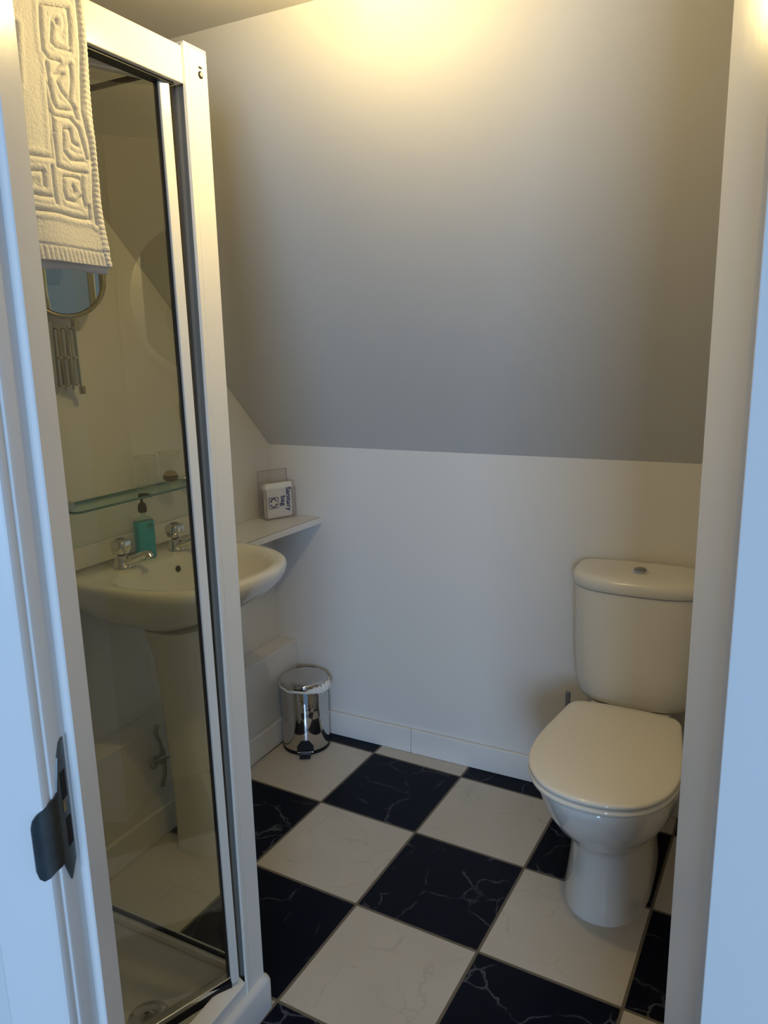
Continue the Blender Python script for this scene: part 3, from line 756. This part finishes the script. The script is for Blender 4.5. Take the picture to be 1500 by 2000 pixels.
# orientation: make inset shrink
if sum(O[k - 1][0] * O[k][1] - O[k][0] * O[k - 1][1] for k in range(len(O))) < 0: sgn = -1
else: sgn = 1
def ins(d): return inset(O, d * sgn)
lid = [at(ins(0.003), 0.4215), at(ins(0.0), 0.4235), at(ins(0.0), 0.4295), at(ins(0.003), 0.4325), at(ins(0.008), 0.4345), at(ins(0.03), 0.4365)]
def shrink(s, z): return [(TX + (x - TX) * s, TY + 0.01 + (y - TY - 0.01) * s, z) for x, y in O]
lid += [shrink(.70, .4385), shrink(.5, .4397), shrink(.3, .4405), shrink(.1, .4408)]
obj('lid', lofted(lid), LIDM, toi, world=True, auto=70)
obj('seat', lofted([at(ins(0.006), 0.4035), at(ins(0.001), 0.405), at(ins(-0.001), 0.411), at(ins(0.002), 0.4165), at(ins(0.008), 0.4185)]), LIDM, toi, world=True, auto=70)
# hinge bar behind the lid
obj('lid_hinge', lofted([[(x, y, z) for y, z in ((-0.246, .402), (-0.228, .402), (-0.225, .426), (-0.246, .430))] for x in (TX - 0.085, TX + 0.085)]), LIDM, toi, world=True, bevel=0.003)
# pan
def pan_ring(z, hw, yf, yb, nf=2.2, nb=4.0, N=72):
    cy = yf + (yb - yf) * 0.45; out = []
    for k in range(N):
        t = 2 * PI * (k + .5) / N; c, s = math.cos(t), math.sin(t)
        nn, a = (nb, yb - cy) if c >= 0 else (nf, cy - yf)
        out.append((TX + hw * math.copysign(abs(s) ** (2 / nn), s), cy + a * math.copysign(abs(c) ** (2 / nn), c), z))
    return out
def pan_ring(z, hw, yf, yb, nf=2.2, nb=4.0, N=72, f=pan_ring):
    P = []
    for x, y, z_ in f(z, hw, yf, yb, nf, nb, N):
        if z > 0.2:
            t = min(1, max(0, (y + .45) / .20)); t = t * t * (3 - 2 * t); lim = .1735 - t * .070
            x = TX + max(-lim, min(lim, x - TX))
        P.append((x, y, z_))
    return P
pan = [pan_ring(0.0, .108, -.552, -.13, 2.3), pan_ring(0.012, .108, -.552, -.13, 2.3), pan_ring(0.05, .103, -.545, -.13, 2.3), pan_ring(0.11, .098, -.537, -.12, 2.3),
       pan_ring(0.165, .096, -.535, -.11, 2.3), pan_ring(0.190, .099, -.540, -.10, 2.25), pan_ring(0.203, .110, -.556, -.09, 2.2), pan_ring(0.225, .128, -.585, -.08, 2.15), pan_ring(0.265, .150, -.630, -.06, 2.1),
       pan_ring(0.31, .164, -.668, -.05, 2.1), pan_ring(0.355, .172, -.695, -.04, 2.1), pan_ring(0.385, .1735, -.708, -.035, 2.1), pan_ring(0.397, .172, -.709, -.035, 2.1), pan_ring(0.402, .166, -.702, -.04, 2.1)]
obj('pan', lofted(pan), PORC, toi, world=True, auto=75)
# cistern
def cis(z, hw, yf, n=2.9):
    yb = -0.018; cy = yb - 0.05; out = []; N = 72
    for k in range(N):
        t = 2 * PI * (k + .5) / N; c, s = math.cos(t), math.sin(t)
        nn, a = (9.0, yb - cy) if c >= 0 else (n, cy - yf)
        out.append((TX + 0.005 + hw * math.copysign(abs(s) ** (2 / nn), s), cy + a * math.copysign(abs(c) ** (2 / nn), c), z))
    return out
obj('cistern', lofted([cis(0.4025, .146, -.175), cis(0.409, .156, -.186), cis(0.425, .164, -.192), cis(0.455, .170, -.197), cis(0.52, .175, -.200), cis(0.62, .178, -.203), cis(0.735, .182, -.206)]), CIST, toi, world=True, auto=60)
obj('cistern_lid', lofted([cis(0.7375, .184, -.209), cis(0.740, .186, -.212), cis(0.762, .187, -.213), cis(0.770, .184, -.210), cis(0.7765, .175, -.200), cis(0.779, .160, -.186), cis(0.7805, .10, -.14), cis(0.781, .03, -.09)]), CIST, toi, world=True, auto=70)
fb = obj('flush_button', lathed([(0.0235, 0), (0.0235, 0.003), (0.019, 0.006), (0.018, 0.007)], n=40, M=Matrix.Translation((TX + .003, -0.122, 0.7805))), CHROME, toi, world=True, auto=40)
bm = bmesh.new(); lathe(bm, [(0.0165, 0.007), (0.0165, 0.010), (0.012, 0.0125), (0.004, 0.0132)], n=32, M=Matrix.Translation((TX + .003, -0.122, 0.7805)))
bmesh.ops.recalc_face_normals(bm, faces=bm.faces)
pb = obj('push_disc', bm, SATIN, toi, world=True, auto=40)

# toilet brush, only the handle tip shows beside the cistern
tb = empty('toilet_brush', (1.115, -0.11, 0), 'toilet brush with a chrome handle standing behind the toilet bowl', 'toilet brush')
obj('pot', lathed([(0.04, 0), (0.043, 0.003), (0.043, 0.16), (0.040, 0.163)], n=32, M=Matrix.Translation((0.0, 0.0, 0))), SATIN, tb, auto=50)
obj('handle', lathed([(0.0055, 0.163), (0.0055, 0.33), (0.0075, 0.335), (0.0075, 0.385), (0.006, 0.388)], n=20), SATIN, tb, auto=50)
# dark tube put in for the dark area right of the toilet
ip = empty('dark_tube', (1.482, -0.1, 0), 'dark flexible tube between the cistern and the right wall', 'pipe')
obj('hose', tubed(catmull([(1.52, -0.07, 0.001), (1.52, -0.07, 0.12), (1.505, -0.09, 0.25), (1.50, -0.10, 0.36), (1.49, -0.10, 0.47)], 6, False), 0.008, 12), mat('dark_hose', (0.03, 0.03, 0.03), rough=0.35, metal=0.5, vary=0.2), ip, world=True, smooth=True)
obj('nut', lathed([(0.013, 0.0), (0.013, 0.02)], n=6, M=Matrix.Translation((1.52, -0.07, 0.13))), SATIN, ip, world=True)

# ------------------------------------------------------------------ shower tray
TXR, TYF = 0.727, -1.089
def rrect(x0, x1, y0, y1, z, rad, n=6):
    P = []
    for cx, cy, a0 in ((x1 - rad, y1 - rad, 0), (x0 + rad, y1 - rad, 90), (x0 + rad, y0 + rad, 180), (x1 - rad, y0 + rad, 270)):
        for k in range(n + 1):
            a = math.radians(a0 + 90 * k / n); P.append((cx + rad * math.cos(a), cy + rad * math.sin(a), z))
    return P
st = empty('shower_tray', (0.36, -1.44, 0), 'white shower tray with raised rounded rim in the left front corner', 'shower tray')
rg = [rrect(0.001, TXR, YN + .001, TYF, 0.0, .012), rrect(0.001, TXR, YN + .001, TYF, 0.068, .012), rrect(0.002, TXR - .003, YN + .003, TYF - .003, 0.077, .012), rrect(0.005, TXR - .010, YN + .008, TYF - .010, 0.081, .012),
      rrect(0.03, TXR - .05, YN + .04, TYF - .040, 0.081, .02), rrect(0.04, TXR - .058, YN + .05, TYF - .05, 0.076, .03), rrect(0.07, TXR - .085, YN + .08, TYF - .08, 0.042, .05), rrect(0.09, TXR - .11, YN + .10, TYF - .105, 0.036, .06), rrect(0.30, TXR - .33, YN + .31, TYF - .31, 0.033, .03)]
obj('basin', lofted(rg), TRAYM, st, world=True, auto=60)
bm = bmesh.new(); lathe(bm, [(0.042, 0), (0.042, 0.003), (0.036, 0.006), (0.012, 0.0065), (0.01, 0.004)], n=40, M=Matrix.Translation((0.535, -1.262, 0.037)))
bmesh.ops.recalc_face_normals(bm, faces=bm.faces); obj('drain', bm, CHROME, st, world=True, auto=40)

# ------------------------------------------------------------------ shower enclosure
EX = 0.712; EY = -1.100; ZT = 1.872; ZB = 0.0812
se = empty('shower_enclosure', (0.5, -1.3, ZB), 'white framed glass shower enclosure with the door ajar, standing on the tray', 'shower')
SEW = se
# corner post: wide face, narrow ridge, inner channel
PZ = ZT
post = [(EX, EY), (EX, EY - 0.043), (EX - 0.0012, EY - 0.044), (EX - 0.0012, EY - 0.0455), (EX + 0.0012, EY - 0.046), (EX + 0.0012, EY - 0.056), (EX - 0.004, EY - 0.057), (EX - 0.005, EY - 0.040), (EX - 0.042, EY - 0.040), (EX - 0.042, EY)]
cp = obj('corner_post', prism(post, ZB, PZ), ALU, se, world=True, auto=30)
CH = mat('shaded_channel', (0.24, 0.225, 0.195), rough=0.4, vary=0.05)  # channel coloured darker to carry the shade inside the post recess
ch = [(EX - 0.0052, EY - 0.0402), (EX - 0.0052, EY - 0.0475), (EX - 0.010, EY - 0.0485), (EX - 0.012, EY - 0.044), (EX - 0.017, EY - 0.044), (EX - 0.019, EY - 0.0505), (EX - 0.025, EY - 0.0505), (EX - 0.027, EY - 0.044), (EX - 0.032, EY - 0.044), (EX - 0.034, EY - 0.0485), (EX - 0.041, EY - 0.0475), (EX - 0.041, EY - 0.0402)]
obj('hinge_channel', prism(ch, ZB, PZ), CH, se, world=True, auto=30)['label'] = 'grooved hinge channel, recess shade in its grey'
bm = bmesh.new(); bx(bm, EX - 0.0405, EX + .0012, EY - 0.0555, EY - 0.0005, PZ, PZ + 0.004); bmesh.ops.recalc_face_normals(bm, faces=bm.faces)
obj('post_cap', bm, ALU, se, world=True, bevel=0.0015)
# screw and slot on the post
bm = bmesh.new()
def xdisc(bm, x, y, z, r0, h, n=24): lathe(bm, [(r0, 0), (r0, h), (r0 * .6, h + .0003)], n=n, M=axisM((x, y, z), (1, 0, 0)))
xdisc(bm, EX + 0.0001, EY - 0.017, 1.836, 0.0058, 0.0006); bmesh.ops.recalc_face_normals(bm, faces=bm.faces)
ho = obj('screw_hole', bm, DARK, se, world=True)
bm = bmesh.new(); xdisc(bm, EX + 0.0010, EY - 0.0165, 1.8365, 0.0036, 0.0008); bmesh.ops.recalc_face_normals(bm, faces=bm.faces)
obj('screw', bm, CHROME, se, world=True, auto=40)
obj('slot', box(EX, EX + 0.0008, EY - 0.021, EY - 0.013, 1.8455, 1.8485), DARK, se, world=True, bevel=0.001)
# top and bottom rails on the room side
obj('top_rail', box(EX - 0.034, EX - 0.001, YN + 0.001, EY - 0.058, 1.812, 1.868), ALU, se, world=True, bevel=0.002)
bm = prof = None
def rail_prof(P, y0, y1):
    bm = bmesh.new(); a = [bm.verts.new((x, y0, z)) for x, z in P]; b = [bm.verts.new((x, y1, z)) for x, z in P]; n = len(P)
    bm.faces.new(a[::-1]); bm.faces.new(b)
    for k in range(n): bm.faces.new((a[k], a[(k + 1) % n], b[(k + 1) % n], b[k]))
    bmesh.ops.recalc_face_normals(bm, faces=bm.faces); return bm
obj('bottom_rail', rail_prof([(EX - 0.036, ZB), (EX - 0.001, ZB), (EX - 0.001, 0.108), (EX - 0.026, 0.122), (EX - 0.031, 0.122), (EX - 0.036, 0.112)], YN + 0.001, EY - 0.058), ALU, se, world=True, bevel=0.0015)
# far side panel
obj('side_bottom_rail', box(0.001, EX - 0.043, EY - 0.030, EY - 0.002, ZB, 0.099), ALU, se, world=True, bevel=0.002)
obj('side_glass', box(0.016, EX - 0.0435, EY - 0.018, EY - 0.014, 0.100, 1.852), SHG2, se, world=True)
g1 = obj('side_gasket', box(0.016, EX - 0.043, EY - 0.020, EY - 0.012, 0.0995, 0.105), RUBBER, se, world=True); g1['label'] = 'black rubber seal'
obj('side_top_edge', box(0.016, EX - 0.043, EY - 0.020, EY - 0.012, 1.8525, 1.860), mat('dark_edge', (0.07, 0.055, 0.045), rough=0.4, vary=0.1), se, world=True)
obj('wall_profile', box(0.0005, 0.015, EY - 0.030, EY - 0.002, 0.0995, 1.86), ALU, se, world=True, bevel=0.002)
# door, ajar inwards
DA = math.radians(21)
piv = Vector((EX - 0.017, EY - 0.063, 0)); dd = Vector((-math.sin(DA), -math.cos(DA), 0)); dn = Vector((-dd.y, dd.x, 0))
def dpt(bm, vs):
    for v in vs:
        q = piv + dd * (v.co.x + 0.012 * (v.co.z - 0.1) / 1.7) + dn * v.co.y; v.co = Vector((q.x, q.y, v.co.z))
DL = 0.555; DB, DT = 0.122, 1.826
def dbox(a0, a1, b0, b1, z0_, z1_):
    bm = bmesh.new(); vs = bx(bm, a0, a1, b0, b1, z0_, z1_); dpt(bm, vs); bmesh.ops.recalc_face_normals(bm, faces=bm.faces); return bm
sd_ = obj('door_frame', dbox(0.002, 0.0195, -0.009, 0.011, DB, DT), ALU, se, world=True, bevel=0.002)
sd_['label'] = 'swinging shower door, hinge stile'
dw_ = Vector(se.location)
def dsub(name, bm, m_, **k):
    bmesh.ops.translate(bm, verts=bm.verts, vec=-dw_); return obj(name, bm, m_, sd_, **k)
dsub('free_stile', dbox(DL - 0.024, DL, -0.011, 0.011, DB, DT), ALU, bevel=0.002)
dsub('top_member', dbox(0.020, DL - 0.0245, -0.010, 0.010, DT - 0.014, DT), ALU, bevel=0.002)
dsub('bottom_member', dbox(0.020, DL - 0.0245, -0.010, 0.010, DB + .006, DB + 0.018), CHROME, bevel=0.002)
dsub('bottom_seal', dbox(0.020, DL - 0.0245, -0.009, 0.011, DB - .010, DB + 0.0058), RUBBER)
dsub('top_seal', dbox(0.002, DL, -0.006, 0.006, DT + .0003, DT + 0.016), RUBBER)
dsub('door_glass', dbox(0.0215, DL - 0.0255, -0.0025, 0.0025, DB + 0.0185, DT - 0.0145), SHG)
dsub('glazing_seal', dbox(0.0197, 0.0220, -0.0050, 0.0050, DB + 0.0185, DT - 0.0145), RUBBER)
# black header seal under the top rail
obj('header_seal', box(EX - 0.033, EX - 0.010, YN + 0.01, EY - 0.072, 1.8085, 1.8118), RUBBER, se, world=True)

# ------------------------------------------------------------------ bath mat towel over the top rail
KEY = [  # grooves as polylines in (y, z) on the towel face
]
def px2yz(u, v, X=0.733):
    # photograph direction -> the towel's own plane coordinates
    d = RT_ * ((u - 750) / 1476.53) + DN_ * ((v - 1000) / 1476.53) + FW_
    t = (X - CAM.x) / d.x; p = CAM + d * t; return (p.y, p.z)
Z3 = [  # traced in thirds of a pixel from the photograph's top-left corner
 [(248, 15), (252, 150), (262, 290), (300, 335), (365, 352)], [(255, 15), (340, 28), (410, 42), (425, 150), (428, 262)], [(350, 132), (348, 106), (322, 106), (316, 240), (345, 270), (430, 292)],
 [(283, 358), (300, 480), (325, 600), (345, 632), (455, 645), (470, 690)], [(325, 430), (365, 385), (430, 372), (438, 470), (428, 572)], [(335, 432), (385, 428), (350, 470), (375, 530), (430, 592), (460, 640)],
 [(318, 665), (325, 800), (340, 975), (430, 1000), (522, 1012)], [(330, 672), (430, 690), (480, 750), (530, 930)], [(432, 785), (425, 752), (385, 750), (385, 885), (430, 935), (525, 945)], [(432, 790), (440, 830), (470, 850)],
 [(460, 0), (478, 150), (492, 330), (495, 520), (500, 650), (545, 830), (562, 980), (565, 1130), (572, 1310)],
 [(285, 480), (298, 650), (308, 925), (240, 918), (150, 905)],
 [(170, 1000), (245, 1003), (252, 1092)], [(185, 1135), (235, 1148), (292, 1152)], [(300, 975), (310, 1080), (325, 1192)],
 [(375, 1035), (378, 1120), (392, 1168), (462, 1185), (488, 1150)], [(375, 1033), (440, 1033), (490, 1050), (495, 1110)], [(436, 1090), (450, 1118), (446, 1130)], [(498, 1003), (502, 1120), (510, 1215)],
 [(190, 1228), (330, 1245), (440, 1272), (535, 1285)], [(535, 1210), (538, 1282)], [(100, 130), (102, 300), (108, 480)]]
KEY = [[px2yz(u / 3, v / 3) for u, v in P] for P in Z3]
# a mirrored run of the same border continues out of view behind the jamb
def segd(p, a, b):
    ax, ay = a; bx_, by_ = b; dx, dy = bx_ - ax, by_ - ay; L2 = dx * dx + dy * dy or 1e-9
    t = max(0, min(1, ((p[0] - ax) * dx + (p[1] - ay) * dy) / L2)); return math.hypot(p[0] - ax - t * dx, p[1] - ay - t * dy)
SEG = [(P[i], P[i + 1]) for P in KEY for i in range(len(P) - 1)]
tw = empty('towel', (0.70, -1.53, 1.87), 'white terry bath mat with embossed key pattern hanging over the shower top rail', 'towel')
YR, YL = -1.372, -1.76
ZBOT = 1.512
TOPZ = 1.8705; XF, XBk = EX + 0.010, EX - 0.046
NY, NZ = 190, 240
bm = bmesh.new(); G = []
for j in range(NZ + 1):
    row = []; s = j / NZ
    for i in range(NY + 1):
        y = YR + (YL - YR) * i / NY
        # right edge leans outward towards the foot
        zf = ZBOT + (TOPZ - ZBOT) * s
        ex = 0.012 * max(0, 1 - s / 0.25) ** 1.5 * (1 - i / NY)
        wav = 0.004 * math.sin(y * 38 + 1.3) * (1 - s) + 0.003 * math.sin(y * 17 + zf * 9)
        h = 0.0
        if i < NY * 0.55:
            md = 9
            for a, b in SEG:
                if abs(a[1] - zf) > 0.05 and abs(b[1] - zf) > 0.05: continue
                d_ = segd((y, zf), a, b)
                if d_ < md: md = d_
            h = -0.0034 * math.exp(-(md / 0.0022) ** 2) + 0.0016 * math.exp(-((md - 0.0062) / 0.0035) ** 2)
        hem = zf - ZBOT
        if hem < 0.017: h += 0.0012 * math.sin(y * 820) - 0.001
        if 0.017 <= hem < 0.021: h -= 0.0015
        edge = YR - y
        if edge < 0.010: h += 0.0012 + 0.0005 * math.sin(zf * 900)
        row.append(bm.verts.new((XF + 0.0065 + wav + h, y + ex, zf)))
    G.append(row)
# over the rail
for k in range(1, 9):
    a = PI * k / 8; cx_ = (XF + XBk) / 2; rx = (XF - XBk) / 2
    G.append([bm.verts.new((cx_ + (rx + 0.006) * math.cos(a), YR + (YL - YR) * i / NY, TOPZ + 0.009 * math.sin(a))) for i in range(NY + 1)])
for zf in [1.85 - 0.012 * q for q in range(24)]:
    G.append([bm.verts.new((XBk - 0.006 - 0.003 * math.sin((YR + (YL - YR) * i / NY) * 30) * 0.3, YR + (YL - YR) * i / NY, zf)) for i in range(NY + 1)])
for r0, r1 in zip(G[:-1], G[1:]):
    for i in range(NY): bm.faces.new((r0[i], r0[i + 1], r1[i + 1], r1[i]))
bmesh.ops.recalc_face_normals(bm, faces=bm.faces)
o = obj('front_layer', bm, TOWEL, tw, world=True, smooth=True)
sm = o.modifiers.new('solid', 'SOLIDIFY'); sm.thickness = 0.004; sm.offset = 0
# second folded layer peeping out under the hem
bm = bmesh.new(); G = []
for j in range(20):
    zf = 1.503 + 0.30 * j / 19
    G.append([bm.verts.new((XF + 0.0005 + 0.001 * math.sin(y * 40) * (1 - j / 19), y + (0.009 if j < 3 else 0.004 * (1 - j / 19)), zf + 0.0012 * math.sin(y * 60))) for y in [YR - 0.003 + (YL - YR) * i / 60 for i in range(61)]])
for r0, r1 in zip(G[:-1], G[1:]):
    for i in range(60): bm.faces.new((r0[i], r0[i + 1], r1[i + 1], r1[i]))
o = obj('rear_layer', bm, TOWEL, tw, world=True, smooth=True)
sm = o.modifiers.new('solid', 'SOLIDIFY'); sm.thickness = 0.003; sm.offset = 0
for o in list(bpy.data.objects):
    if '_w' in o: del o['_w']
